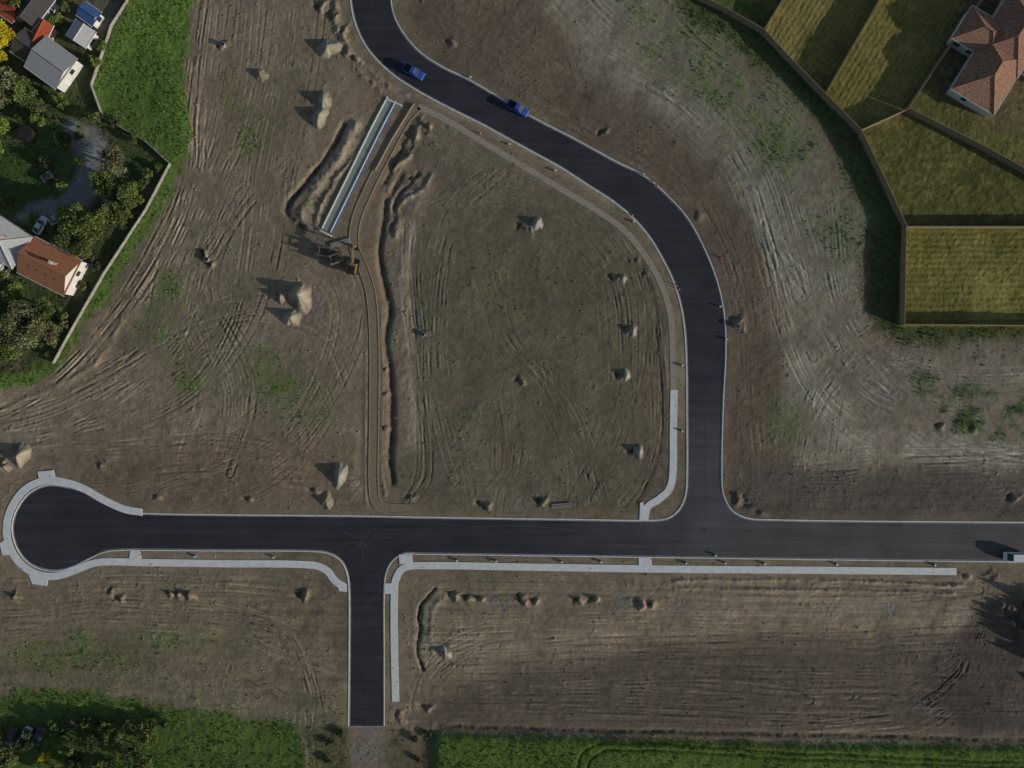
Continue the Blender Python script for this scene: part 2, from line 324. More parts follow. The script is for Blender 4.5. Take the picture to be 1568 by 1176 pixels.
ridge([(668,905),(650,925),(644,960),(642,1000),(650,1025)],2.8,-.35,DS,.6,16,1.0); ridge([(690,905),(668,930),(660,960),(662,1000)],4,.14,LT,.25,10,.8)
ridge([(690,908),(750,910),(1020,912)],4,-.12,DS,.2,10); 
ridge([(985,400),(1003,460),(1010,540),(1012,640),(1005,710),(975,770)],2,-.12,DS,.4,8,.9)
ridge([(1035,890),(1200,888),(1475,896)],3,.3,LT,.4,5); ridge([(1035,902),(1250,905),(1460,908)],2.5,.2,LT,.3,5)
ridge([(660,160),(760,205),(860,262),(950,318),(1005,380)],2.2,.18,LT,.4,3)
ridge([(670,1112),(1000,1120),(1568,1134),(1700,1138)],4,-.35,DS,.6,3)  # ditch at the grass edge, shadow band put into its colour
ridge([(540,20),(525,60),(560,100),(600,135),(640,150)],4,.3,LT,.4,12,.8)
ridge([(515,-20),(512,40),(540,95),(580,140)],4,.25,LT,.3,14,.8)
ridge([(15,620),(60,600),(140,560),(190,480)],4,.12,None)
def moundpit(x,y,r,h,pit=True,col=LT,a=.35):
    for (cx,cy,hh,cc,aa,rr_) in ((x+r*.35,y,h*.8,col,a,r*.85),)+(((x-r*.75,y-r*.25,-h*.75,DS,.6,r*.7),) if pit else ()):  # shade painted dark into the pit beside the mound, mound paler
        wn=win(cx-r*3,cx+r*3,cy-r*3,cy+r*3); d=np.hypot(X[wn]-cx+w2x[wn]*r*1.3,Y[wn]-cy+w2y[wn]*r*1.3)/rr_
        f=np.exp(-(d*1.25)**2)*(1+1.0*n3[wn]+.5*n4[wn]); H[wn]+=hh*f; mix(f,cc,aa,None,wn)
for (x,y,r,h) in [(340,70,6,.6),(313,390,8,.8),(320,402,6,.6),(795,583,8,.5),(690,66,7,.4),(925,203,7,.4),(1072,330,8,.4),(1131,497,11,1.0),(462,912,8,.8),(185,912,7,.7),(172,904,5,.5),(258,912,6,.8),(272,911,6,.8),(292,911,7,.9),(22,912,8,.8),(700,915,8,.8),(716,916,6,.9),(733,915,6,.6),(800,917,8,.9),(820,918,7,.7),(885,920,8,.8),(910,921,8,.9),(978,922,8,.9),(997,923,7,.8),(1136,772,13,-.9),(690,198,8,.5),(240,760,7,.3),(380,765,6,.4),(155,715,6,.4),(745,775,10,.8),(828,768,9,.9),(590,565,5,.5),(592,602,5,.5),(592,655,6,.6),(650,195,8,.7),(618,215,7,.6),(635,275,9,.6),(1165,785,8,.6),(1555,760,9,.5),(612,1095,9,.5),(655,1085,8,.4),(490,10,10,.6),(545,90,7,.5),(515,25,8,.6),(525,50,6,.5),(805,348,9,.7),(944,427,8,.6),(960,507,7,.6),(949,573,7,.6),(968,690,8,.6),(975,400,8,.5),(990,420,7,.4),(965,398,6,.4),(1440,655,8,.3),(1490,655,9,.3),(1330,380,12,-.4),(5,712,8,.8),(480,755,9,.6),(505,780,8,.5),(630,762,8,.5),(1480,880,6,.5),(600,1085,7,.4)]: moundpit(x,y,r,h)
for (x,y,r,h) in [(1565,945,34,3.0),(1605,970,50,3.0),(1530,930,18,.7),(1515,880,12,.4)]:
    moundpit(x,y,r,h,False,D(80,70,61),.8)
for (x,y,rx,ry) in [(765,922,17,14),(950,922,11,14),(1043,926,13,13),(1270,935,9,14),(1362,937,13,16),(487,468,22,24),(795,775,16,14),(565,1142,26,26),(1376,607,10,10)]:
    d=np.hypot((X-x+w2x*12)/rx,(Y-y+w2y*12)/ry); M=np.clip((1.2-d)*2,0,1); mix(M*np.clip(.6+n3*1.5,0,1),D(92,91,89),.65); H+=.08*M*n4
w_,d_=dist([(1376+12*math.cos(t),607+12*math.sin(t)) for t in np.linspace(0,6.3,24)],5); C[w_]*=(1-.35*np.exp(-(d_/1.5)**2))[...,None]
# ---- flatten under roads and paths
def flat(A,lo,hi,z):
    t=np.clip((A-lo)/(hi-lo),0,1); H[:]=H*t+z*(1-t)
flat(RD,2,26,0.05)
H[RD<40]=np.minimum(H[RD<40],0.05+np.clip(RD[RD<40]-3,0,40)*0.03+.05*np.abs(n3[RD<40]))
for P,wd in list(paths.values())+list(gravel_paths.values()):
    A=full(smooth(P,6),40); flat(A,wd/2+1.5,wd/2+14,0.04)
A=full([(600,152),(500,353)],40); flat(A,9,20,0.03)
t=np.clip((RD+1.0)/3.0,0,1); H[:]=H*t+(-0.14)*(1-t)
far=np.clip(np.maximum(np.maximum(-60-X,X-1628),np.maximum(-50-Y,Y-1226))/60,0,1); H*=(1-far*.9); mix(far,D(60,72,38),.9,1)
C=np.clip(C,0.008,0.8)
ny,nx=X.shape
co=np.empty((ny*nx,3),np.float32); co[:,0]=((X-784)*S).ravel();co[:,1]=((588-Y)*S).ravel();co[:,2]=H.ravel()
idx=np.arange(ny*nx,dtype=np.int32).reshape(ny,nx)
F=np.stack([idx[1:,:-1],idx[1:,1:],idx[:-1,1:],idx[:-1,:-1]],-1).reshape(-1,4)
def npmesh(name,co,F,mats,mi=None,col=None,smooth=False):
    me=bpy.data.meshes.new(name); me.vertices.add(len(co)); me.vertices.foreach_set('co',np.ascontiguousarray(co,np.float32).ravel())
    k=F.shape[1]; me.loops.add(F.size); me.loops.foreach_set('vertex_index',np.ascontiguousarray(F,np.int32).ravel())
    me.polygons.add(len(F)); me.polygons.foreach_set('loop_start',np.arange(0,F.size,k,dtype=np.int32)); me.polygons.foreach_set('loop_total',np.full(len(F),k,np.int32))
    if mi is not None: me.polygons.foreach_set('material_index',np.asarray(mi,np.int32))
    if smooth: me.polygons.foreach_set('use_smooth',np.ones(len(F),bool))
    for m in mats: me.materials.append(m)
    me.update(calc_edges=True)
    if col is not None:
        at=me.color_attributes.new('Col','FLOAT_COLOR','POINT'); c4=np.ones((len(co),4),np.float32); c4[:,:3]=col; at.data.foreach_set('color',c4.ravel())
    o=bpy.data.objects.new(name,me); sc.collection.objects.link(o); return o
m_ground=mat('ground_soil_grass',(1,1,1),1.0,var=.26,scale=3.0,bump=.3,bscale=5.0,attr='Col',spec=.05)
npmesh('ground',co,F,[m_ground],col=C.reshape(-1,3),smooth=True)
def hz(px,py):
    i=min(max(np.searchsorted(gy,py),0),ny-1);j=min(max(np.searchsorted(gx,px),0),nx-1); return float(H[i,j])
# ------------------------------------------------------------------ road, kerbs, paths
m,nt,b=newmat('asphalt'); N=nt.nodes;L=nt.links; m_asph=m
b.inputs['Roughness'].default_value=.82; b.inputs['Specular IOR Level'].default_value=.25
tc=N.new('ShaderNodeTexCoord'); sx=N.new('ShaderNodeSeparateXYZ'); L.new(tc.outputs['Object'],sx.inputs[0])
nn=N.new('ShaderNodeTexNoise'); nn.inputs['Scale'].default_value=.12; nn.inputs['Detail'].default_value=8; nn.inputs['Roughness'].default_value=.6; L.new(tc.outputs['Object'],nn.inputs[0])
mp=N.new('ShaderNodeMapping'); mp.inputs['Scale'].default_value=(.03,.9,1); L.new(tc.outputs['Object'],mp.inputs[0])
ns=N.new('ShaderNodeTexNoise'); ns.inputs['Scale'].default_value=1; ns.inputs['Detail'].default_value=4; L.new(mp.outputs[0],ns.inputs[0])
mx=N.new('ShaderNodeMapRange'); mx.inputs[1].default_value=5; mx.inputs[2].default_value=45; L.new(sx.outputs[0],mx.inputs[0])
my=N.new('ShaderNodeMapRange'); my.inputs[1].default_value=0; my.inputs[2].default_value=-15; L.new(sx.outputs[1],my.inputs[0])
mu=N.new('ShaderNodeMath'); mu.operation='MULTIPLY'; L.new(mx.outputs[0],mu.inputs[0]); L.new(my.outputs[0],mu.inputs[1])
mc=N.new('ShaderNodeMix'); mc.data_type='RGBA'; mc.inputs[6].default_value=(*D(38,38,43),1); mc.inputs[7].default_value=(*D(58,57,58),1); L.new(mu.outputs[0],mc.inputs[0])
ad=N.new('ShaderNodeMath'); ad.operation='ADD'; L.new(nn.outputs[0],ad.inputs[0]); L.new(ns.outputs[0],ad.inputs[1])
mr=N.new('ShaderNodeMapRange'); mr.inputs[1].default_value=.7; mr.inputs[2].default_value=1.3; mr.inputs[3].default_value=.68; mr.inputs[4].default_value=1.4; L.new(ad.outputs[0],mr.inputs[0])
vs=N.new('ShaderNodeVectorMath'); vs.operation='SCALE'; L.new(mc.outputs[2],vs.inputs[0]); L.new(mr.outputs[0],vs.inputs['Scale']); L.new(vs.outputs[0],b.inputs['Base Color'])
m_conc=mat('concrete_pale',D(164,163,162),.85,var=.12,scale=.8); m_kerb=mat('kerb_concrete',D(168,165,160),.85,var=.2,scale=1.2)
m_gut=mat('gutter_concrete',D(108,108,108),.85,var=.25,scale=1.0); m_grav=mat('basecourse_gravel',D(118,110,98),1,var=.25,scale=2.5,bump=.4)
m_tan=mat('compacted_path',D(102,91,76),1,var=.22,scale=1.5,bump=.3)
me=bpy.data.meshes.new('road'); me.from_pydata([(*W(*p),0.0) for p in road_poly],[],[tuple(range(len(road_poly)))[::-1]]); me.update(); me.materials.append(m_asph)
if me.polygons[0].normal.z<0: me.flip_normals()
road=bpy.data.objects.new('road',me); sc.collection.objects.link(road)
def ribbon(name,P,w,zt,zb,mt,parent=None,off=0.0):
    P=np.asarray(P,float)
    a=offset(P,off-w/2);b_=offset(P,off+w/2); n=len(P); v=[];f=[]
    for p,q in zip(a,b_):
        p=W(*p);q=W(*q); v+=[(*p,zt),(*q,zt),(*p,zb),(*q,zb)]
    for i in range(n-1):
        k=4*i;j=k+4; f+=[(k,j,j+1,k+1),(k,k+2,j+2,j),(k+1,j+1,j+3,k+3)]
    f+=[(0,1,3,2),(4*n-4,4*n-2,4*n-1,4*n-3)]
    me=bpy.data.meshes.new(name); me.from_pydata(v,[],f); me.update(); me.materials.append(mt)
    o=bpy.data.objects.new(name,me); sc.collection.objects.link(o)
    if parent:o.parent=parent
    return o
area=0.5*np.sum(road_poly[:,0]*np.roll(road_poly[:,1],-1)-np.roll(road_poly[:,0],-1)*road_poly[:,1])
so=-1 if area>0 else 1
for e in (edgeA,edgeB,edgeC):
    ribbon('kerb',e,1.3,.12,-.12,m_kerb,None,so*1.5)
    ribbon('gutter',e,2.0,.014,-.1,m_gut,road,-so*.15)
for k,(P,wd) in paths.items():
    ribbon('footpath',smooth(P,6),wd,.125,-.1,m_conc)
for (a,b2) in gravel_paths.values():
    ribbon('gravel_path',smooth(a,6),b2,.09,-.1,m_grav if b2==9 else m_tan)
Pg=smooth(gravel_paths['g2'][0],6)
m_timber=mat('timber_edging',D(128,112,90),.9,var=.25,scale=3)
for s_ in(-1,1): ribbon('path_edging',Pg,.8,.17,-.1,m_timber,None,s_*7)
def slab(name,pts,z,mt,zb=-.1):
    v=[(*W(*p),z) for p in pts]+[(*W(*p),zb) for p in pts]; n=len(pts)
    f=[tuple(range(n)),tuple(range(n,2*n))[::-1]]+[(i,i+n,(i+1)%n+n,(i+1)%n) for i in range(n)]
    me=bpy.data.meshes.new(name); me.from_pydata(v,[],f); me.update(); me.materials.append(mt); o=bpy.data.objects.new(name,me); sc.collection.objects.link(o); return o
for pts in ([(200,843),(214,843),(217,856),(198,856)],[(58,722),(82,720),(85,731),(60,733)],[(44,880),(50,894),(72,897),(74,887)],[(611,849),(631,849),(632,861),(612,864)],[(978,854),(997,854),(998,866),(978,866)],[(589,893),(600,893),(600,909),(589,909)],[(980,770),(985,768),(990,797),(979,797)],[(203,777),(218,779),(218,790),(200,786)],[(8,826),(0,832),(4,850),(14,850)],[(514,893),(520,905),(531,906),(531,894)]):
    slab('driveway_crossing',pts,.14,m_conc)
m_chan=mat('channel_concrete',D(106,110,102),.8,var=.15,scale=.6); m_white=mat('white_liner',D(205,208,215),.6,var=.08); m_blue=mat('blue_liner',(.05,.10,.32),.5,var=.2)
ch=empty('drainage_channel',(0,0,0))
for nm,off,w_,z,mt in (('bed',0,13,.10,m_chan),('edge_white',7.4,1.6,.3,m_white),('liner_blue',9.0,1.4,.26,m_blue),('edge_left',-7.4,1.6,.3,m_conc)):
    ribbon(nm,[(600,152),(575,200),(550,251),(525,302),(500,353)],w_,z,-.1,mt,ch,-off)
for (a,b2) in (((592,152),(615,162)),((490,353),(508,362))): ribbon('end_sill',[a,b2],2,.34,-.1,m_conc,ch)
ribbon('pipe',[(634,160),(600,215),(575,262)],1.0,.45,.2,m_timber,ch)
m_seam=mat('asphalt_seam',D(54,54,59),.8,var=.3); m_skid=mat('dust_mark',D(74,71,68),.9,var=.35,scale=.8)
def thin(name,pts,w,z,mt): return ribbon(name,smooth(pts,8),w,z,z-.008,mt,road)
thin('seam',[(216,814),(530,817),(800,821),(1200,827),(1568,830),(1940,833)],.45,.012,m_seam)
thin('seam',[(1080,790),(1079,600),(1079,520),(1068,440),(1040,370),(1000,318),(950,282),(850,225),(720,152),(640,112),(590,55),(568,0),(565,-100)],.4,.012,m_seam)
thin('seam',[(562,1108),(562,950),(562,880)],.4,.012,m_seam)
def arcpts(cx,cy,r,a0,a1,n=14): return [(cx+r*math.cos(math.radians(a0+(a1-a0)*i/n)),cy+r*math.sin(math.radians(a0+(a1-a0)*i/n))) for i in range(n+1)]
zz=.016
for c in (arcpts(880,800,30,-5,100),arcpts(880,800,24,-5,110),arcpts(600,850,40,190,290),arcpts(600,850,52,190,280),arcpts(520,850,36,280,380),arcpts(545,860,30,200,330),arcpts(1135,850,50,180,250),[(545,960),(560,930),(585,905)],[(660,800),(720,806),(800,805),(880,812)],[(150,860),(95,862)],[(140,858),(110,858),(85,864)]):
    thin('tyre_mark',c,.5,zz,m_skid); zz+=.0006
ribbon('rough_end',[(536,1113),(587,1113)],3,.03,-.1,m_gut,road)
m_iron=mat('cast_iron',(.05,.05,.055),.6,.6); m_mh=mat('manhole_surround',D(60,60,62),.9)
for (x,y) in [(562,815),(1079,812),(1080,640),(930,270),(1350,835)]:
    b_=MB(); b_.cyl((0,0,0),(0,0,.02),.42,.42,20,0); b_.cyl((0,0,.02),(0,0,.024),.3,.3,20,1); b_.obj('manhole_cover',[m_mh,m_iron],None,(*W(x,y),.004))
m_or=mat('cone_orange',(.75,.13,.03),.5,var=.05); m_wh=mat('white_plastic',(.75,.75,.72),.5,var=.05)
for (x,y) in [(1000,278),(1006,284),(1036,437),(1040,443),(968,330),(1104,395),(735,205)]:
    b_=MB(); b_.box((0,0,.03),(.42,.42,.06),0,0); b_.cyl((0,0,.06),(0,0,.35),.16,.1,12,0); b_.cyl((0,0,.35),(0,0,.5),.1,.075,12,1); b_.cyl((0,0,.5),(0,0,.78),.075,.03,12,0)
    b_.obj('traffic_cone',[m_or,m_wh],None,(*W(x,y),.1))
m_green=mat('service_green',(.03,.1,.05),.5)
for i,(x,y) in enumerate([(700,858),(760,859),(860,860),(920,860),(1050,862),(1095,850),(1110,862),(1170,863),(1280,864),(1430,865),(300,852),(420,853),(720,120),(985,268),(1102,470),(1112,520),(780,222),(850,262),(1044,560),(1044,660),(970,340)]):
    b_=MB(); b_.box((0,0,.25),(.4,.28,.5),.2*i,0); b_.box((0,0,.53),(.46,.34,.06),.2*i,1); b_.box((.3,.2,.2),(.07,.07,.7),0,1); b_.obj('service_pillar',[m_green,m_conc],None,(*W(x,y),.05))
# ------------------------------------------------------------------ piles
m_pile=mat('pile_aggregate',(1,1,1),1,var=.22,scale=4,bump=.4,bscale=6,attr='Col',spec=.05)
def pile(name,x,y,rx,ry,h,col,ang=0,seed=0):
    r=np.random.default_rng(seed); nr,na=18,56; ph=r.uniform(0,6,8); z0=hz(x,y)
    t=np.linspace(0,1,nr+1)[:,None]; a=np.linspace(0,2*math.pi,na,endpoint=False)[None]
    k=1+.14*np.sin(2*a+ph[0])+.10*np.sin(3*a+ph[1])+.06*np.sin(5*a+ph[2])+.03*np.sin(9*a+ph[3])
    lx=t*rx*S*k*np.cos(a); ly=t*ry*S*k*np.sin(a)
    nz=vn((lx+50+seed*9)*1.0,(ly+50)*1.0,1.3,200+seed)+.4*vn(lx+50,ly+50,.5,260+seed)
    sh=.5+.5*np.cos(np.pi*np.clip(t,0,1)**.85); off=.25*np.sin(a+ph[5])*t*(1-t)*2
    hh=.95*h*sh*(1+off)+nz*h*.2*np.clip((1-t)*3,0,1)-.15*t**5
    V=np.stack([lx*math.cos(ang)-ly*math.sin(ang),lx*math.sin(ang)+ly*math.cos(ang),hh+0*a],-1).reshape(-1,3)
    edge=np.clip((t-.4)*1.7,0,1)+0*a; cc=np.array(col)[None,None]*(1-edge[...,None]*.75)+D(103,90,76)[None,None]*edge[...,None]*.75; cc=cc*(.9+.35*nz[...,None])
    Fq=np.array([(i*na+j,(i+1)*na+j,(i+1)*na+(j+1)%na,i*na+(j+1)%na) for i in range(nr) for j in range(na)])
    o=npmesh(name,V,Fq,[m_pile],col=np.clip(cc,0.01,.8).reshape(-1,3),smooth=True); o.location=(*W(x,y),max(z0,0)-.04)
PC=D(124,115,99); PG=D(122,117,109)
for i,a in enumerate([(504,74,21,17,1.5,PC,0),(497,155,15,19,1.7,PC,.2),(490,180,16,19,1.9,PC,-.3),(400,115,14,12,1.1,D(112,102,86),0),(462,455,22,27,2.8,PC,0),(447,487,17,17,1.7,PC,.3),(432,456,9,12,1.5,D(104,94,80),0),(521,727,14,22,1.8,PG,0),(822,343,11,14,1.2,PG,0),(953,427,8,10,.8,PG,0),(969,507,8,10,.9,PG,0),(959,574,8,10,.9,PG,0),(978,691,9,10,.9,PG,0),(683,1000,10,14,1.1,PG,.3),(35,696,15,20,2.1,PC,-.2),(500,766,13,18,1.0,D(110,98,82),0),(10,714,12,10,1.0,D(110,98,82),0)]):
    pile('soil_pile',*a[:6],a[6],i+3)
def scatter_rocks(n,smin,smax):
    xs=RNG.uniform(-60,1630,n*3);ys=RNG.uniform(-50,1220,n*3); i=np.searchsorted(gy,ys);j=np.searchsorted(gx,xs)
    dens=np.clip(.15+n2[i,j]*2.2+n6[i,j],0.02,1)*dirt[i,j]*(RD[i,j]>6); k=np.nonzero(RNG.random(n*3)<dens)[0][:n]
    xs,ys,i,j=xs[k],ys[k],i[k],j[k]; n=len(k)
    base=np.array([(1,0,0),(0,1,0),(-1,0,0),(0,-1,0),(0,0,.8),(0,0,-.4)]); s=smin+(smax-smin)*RNG.random(n)**4
    P=base[None]*s[:,None,None]*(1+.5*RNG.uniform(-1,1,(n,6,3))); th=RNG.uniform(0,6.28,n)[:,None]
    px=P[...,0]*np.cos(th)-P[...,1]*np.sin(th);py=P[...,0]*np.sin(th)+P[...,1]*np.cos(th)
    V=np.stack([px+((xs-784)*S)[:,None],py+((588-ys)*S)[:,None],P[...,2]+H[i,j][:,None]],-1).reshape(-1,3)
    Fb=np.array([(0,1,4),(1,2,4),(2,3,4),(3,0,4),(1,0,5),(2,1,5),(3,2,5),(0,3,5)]); Ff=(Fb[None]+6*np.arange(n)[:,None,None]).reshape(-1,3)
    cc=np.repeat(C[i,j]*RNG.uniform(.8,1.2,(n,1)),6,0); npmesh('soil_clods',V,Ff,[m_pile],col=cc)
scatter_rocks(18000,.05,.26)
def leafquads(P,s,nrmz=0.35,rng=RNG):
    n=len(P); d=rng.normal(size=(n,3)); d[:,2]*=nrmz; d/=np.linalg.norm(d,axis=1,keepdims=True)+1e-6; e=np.cross(d,rng.normal(size=(n,3))); e/=np.linalg.norm(e,axis=1,keepdims=True)+1e-6
    a=d*s[:,None];b=e*s[:,None]*.6
    V=np.stack([P-a,P-b,P+a,P+b],1).reshape(-1,3); return V,np.arange(4*n).reshape(-1,4)
m_leaf,nt,b=newmat('foliage'); N=nt.nodes;L=nt.links
at=N.new('ShaderNodeAttribute'); at.attribute_name='Col'; L.new(at.outputs['Color'],b.inputs['Base Color']); b.inputs['Roughness'].default_value=.7; b.inputs['Specular IOR Level'].default_value=.15
tr=N.new('ShaderNodeBsdfTranslucent'); L.new(at.outputs['Color'],tr.inputs[0]); ms=N.new('ShaderNodeMixShader'); ms.inputs[0].default_value=.3
L.new(b.outputs[0],ms.inputs[1]);L.new(tr.outputs[0],ms.inputs[2]);L.new(ms.outputs[0],N['Material Output'].inputs[0])
def tufts(n):
    xs=RNG.uniform(-60,1630,n*4);ys=RNG.uniform(-50,1220,n*4);i=np.searchsorted(gy,ys);j=np.searchsorted(gx,xs)
    k=np.nonzero((RNG.random(n*4)<G[i,j]*np.clip(.5+n2[i,j]*2,0.1,1)*(Mn[i,j]<.5))&(RD[i,j]>8))[0][:n]; xs,ys,i,j=xs[k],ys[k],i[k],j[k]
    P=np.stack([(xs-784)*S,(588-ys)*S,H[i,j]+.10],-1); s=RNG.uniform(.10,.30,len(k)); V,Ff=leafquads(P,s,1.0)
    cc=np.repeat(C[i,j]*RNG.uniform(.6,1.4,(len(k),1)),4,0); npmesh('grass_tufts',V,Ff,[m_leaf],col=cc)
tufts(60000)
# ------------------------------------------------------------------ trees
m_bark=mat('bark',(.09,.065,.045),.95,var=.3,scale=4)
def tree(px,py,rpx,h,col,seed,name='tree',dens=1.0):
    r=np.random.default_rng(seed); R=rpx*S; z0=hz(px,py); 
    mb=MB(); mb.cyl((0,0,-.2),(R*.05,0,h*.35),R*.07+.08,R*.05+.06,8)
    K=int(8+R*2.4); lobes=[]
    for k in range(K):
        a=r.uniform(0,6.28); rr=R*.72*math.sqrt(r.random()); zc=h*(.42+.42*r.random()*(1-.4*rr/R)); lr=R*r.uniform(.2,.42)
        lobes.append((rr*math.cos(a),rr*math.sin(a),zc,lr,min(lr,h*.24)))
        if k<7: mb.cyl((R*.04,0,h*.28),(lobes[-1][0]*.85,lobes[-1][1]*.85,zc),R*.03+.05,.03,6)
    lobes=np.array(lobes); n=int(min(9000,(230*R*R+250)*dens)); li=r.choice(K,n,p=lobes[:,3]**2/np.sum(lobes[:,3]**2))
    d=r.normal(size=(n,3)); d/=np.linalg.norm(d,axis=1,keepdims=True); u=r.random(n)**.4*(1+.12*r.normal(size=n))
    P=lobes[li,:3]+d*np.stack([lobes[li,3]*u,lobes[li,3]*u,lobes[li,4]*u],1); P[:,2]=np.maximum(P[:,2],.2)
    s=r.uniform(.13,.30,n)*(0.8+R*.06); V,Ff=leafquads(P,s,.8,r)
    tone=r.uniform(.65,1.4,K)[li]*r.uniform(.6,1.45,n); hue=r.normal(0,.12,n)
    cc=np.array(col)[None]*tone[:,None]; cc[:,0]*=1+hue; cc=np.repeat(cc,4,0)
    nb=len(mb.v); Fb=[f for f in mb.f]
    me=bpy.data.meshes.new(name)
    allv=[tuple(v) for v in mb.v]+V.tolist(); allf=[tuple(f) for f in Fb]+(Ff+nb).tolist()
    me.from_pydata(allv,[],allf); me.materials.append(m_bark); me.materials.append(m_leaf)
    me.polygons.foreach_set('material_index',[0]*len(Fb)+[1]*len(Ff))
    at=me.color_attributes.new('Col','FLOAT_COLOR','POINT'); c4=np.ones((len(allv),4),np.float32); c4[:nb,:3]=.08; c4[nb:,:3]=np.clip(cc,0.005,.8); at.data.foreach_set('color',c4.ravel()); me.update()
    o=bpy.data.objects.new(name,me); sc.collection.objects.link(o); o.location=(*W(px,py),z0)
YE=(.52,.44,.03);GN=(.15,.20,.065);OL=(.20,.21,.11);BG=(.21,.29,.07);DG=(.09,.12,.05)
TR=[(18,66,26,8,YE),(5,92,20,6,YE),(42,10,20,5,GN),(22,150,34,8,OL),(55,148,22,7,GN),(70,168,16,4,GN),(14,200,24,7,BG),(5,235,18,5,BG),(64,188,13,3,BG),(152,345,36,8,GN),(135,375,26,6,GN),(185,258,26,7,OL),(172,290,22,6,GN),(202,302,24,6,GN),(122,335,26,6,BG),(190,330,20,5,GN),(100,160,12,3,GN),(84,152,10,2.5,BG),(150,185,12,3,GN),(58,502,40,9,OL),(24,478,26,7,GN),(82,475,22,6,GN),(22,535,24,6,GN),(85,510,20,5,OL),(162,72,11,2.5,BG),(110,14,14,3,GN),(150,100,10,2.5,BG),(180,190,10,2,DG),(100,215,14,2.5,DG),(75,250,12,2.5,DG),(12,425,16,4,GN),(30,445,16,4,BG),(208,215,8,2,GN),(95,35,12,3,BG),
(25,1152,20,5,GN),(76,1152,9,3,YE),(118,1132,17,5,GN),(150,1128,16,5,DG),(182,1122,15,4,GN),(208,1140,15,5,DG),(45,1130,16,4,DG),(125,1162,18,5,DG),(232,1125,14,4,GN),(232,1160,18,5,GN),(165,1165,18,5,GN),(5,1125,14,4,DG),(95,1178,18,5,GN),(200,1190,22,6,GN),(45,1190,22,6,GN),(-30,100,35,8,GN),(-35,300,35,8,GN),(-30,520,35,8,GN)]
for i,t in enumerate(TR): tree(*t,seed=100+i)
for i,(x,y) in enumerate([(505,1135),(520,1120),(635,1130),(655,1125),(500,1160),(640,1160)]): tree(x,y,7,.9,DG,500+i,'shrub')
for i in range(11): tree(85+i*17+RNG.normal(0,3),1107+RNG.normal(0,3),RNG.uniform(8,12),RNG.uniform(2.2,3.6),[GN,DG,OL][i%3],540+i,'shrub')  # added shrub row, placed to cast the embankment's dark shadow band
qf=smooth([(250,262),(220,320),(160,412),(108,500),(84,545)],6)
for i in range(26):
    p=qf[int(i/25*(len(qf)-1))]
    if RNG.random()<.75: tree(p[0]-10+RNG.normal(0,3),p[1]-3,RNG.uniform(6,10),RNG.uniform(1.2,2.4),[GN,DG,BG,OL][i%4],600+i,'shrub')
for i in range(16):
    x,y=RNG.uniform(5,130),RNG.uniform(160,460)
    tree(x,y,RNG.uniform(5,9),RNG.uniform(1,2),[GN,DG,BG][i%3],700+i,'shrub')
# ------------------------------------------------------------------ fences
m_fence=mat('fence_timber',(.27,.215,.14),.85,var=.25,scale=2); m_fw=mat('fence_pale',(.30,.29,.26),.8,var=.3,scale=1)
def fence(pts,h,mt,name='timber_fence',gap=.32,th=.04):
    mb=MB()
    for a,b2 in zip(pts[:-1],pts[1:]):
        A=Vector(W(*a));B=Vector(W(*b2));L_=(B-A).length;an=math.atan2(B.y-A.y,B.x-A.x); z0=.05
        n=max(1,int(L_/gap)); dx=(B-A)/n
        for i in range(n):
            p=A+dx*(i+.5); mb.box((p.x,p.y,z0+h/2-.15+random.uniform(-.02,.02)),(L_/n*.96,th,h+.3),an)
        m_=max(1,int(L_/2.5))
        for i in range(m_+1):
            p=A+(B-A)*(i/m_); mb.box((p.x-math.sin(an)*.08,p.y+math.cos(an)*.08,z0+h/2+.03),(.11,.1,h+.06),an)
        c=(A+B)/2; mb.box((c.x,c.y,z0+h+.05),(L_,.14,.05),an)
    mb.obj(name,[mt])
for pts in ([(1020,-60),(1050,-8),(1105,18),(1165,52),(1200,90),(1258,149),(1312,204)],[(1312,204),(1345,272),(1380,348),(1377,498),(1660,500)],[(1225,-45),(1165,52)],[(1370,-45),(1258,149)],[(1534,-50),(1385,168)],[(1312,204),(1385,171),(1505,232),(1660,318)],[(1380,350),(1660,350)]):
    fence(pts,2.1,m_fence)
for pts in ([(262,252),(225,322),(162,418),(112,505),(84,556)],[(142,132),(160,182),(225,218),(262,252)],[(204,-40),(196,5),(172,42),(166,62),(142,132)]): fence(pts,.9,m_fw,'picket_fence',.25)
# ------------------------------------------------------------------ buildings
m_glass=mat('window_glass',(.03,.04,.05),.12,var=.1,spec=.7); m_wallw=mat('white_render',(.62,.61,.58),.8,var=.08); m_wallb=mat('brick_wall',(.28,.2,.16),.85,var=.2,scale=3)
m_frame=mat('white_frame',(.7,.7,.7),.6,var=.05)
def roofmat(name,col,sc_=2.8,var=.25,rough=.8):
    m=mat(name,col,rough,var=var,scale=2.2); nt=m.node_tree;N=nt.nodes;L=nt.links
    tc=[n for n in N if n.type=='TEX_COORD'][0]; w=N.new('ShaderNodeTexWave'); w.inputs['Scale'].default_value=sc_; w.bands_direction='X'; w.inputs['Distortion'].default_value=.3
    L.new(tc.outputs['Object'],w.inputs[0]); bp=N.new('ShaderNodeBump'); bp.inputs['Strength'].default_value=.7; bp.inputs['Distance'].default_value=.1
    L.new(w.outputs['Fac'],bp.inputs['Height']); L.new(bp.outputs[0],N['Principled BSDF'].inputs['Normal']); return m
R_or=roofmat('terracotta_tiles',(.36,.16,.085)); R_gr=roofmat('grey_metal_roof',(.36,.38,.41),rough=.5,var=.1); R_dk=roofmat('dark_roof',(.10,.095,.095)); R_pk=roofmat('weathered_tiles',(.38,.21,.14),var=.5); R_rd=roofmat('red_roof',(.46,.10,.05)); R_bl=roofmat('blue_roof',(.06,.15,.36),var=.2); R_wh=roofmat('white_roof',(.6,.61,.61),var=.1)
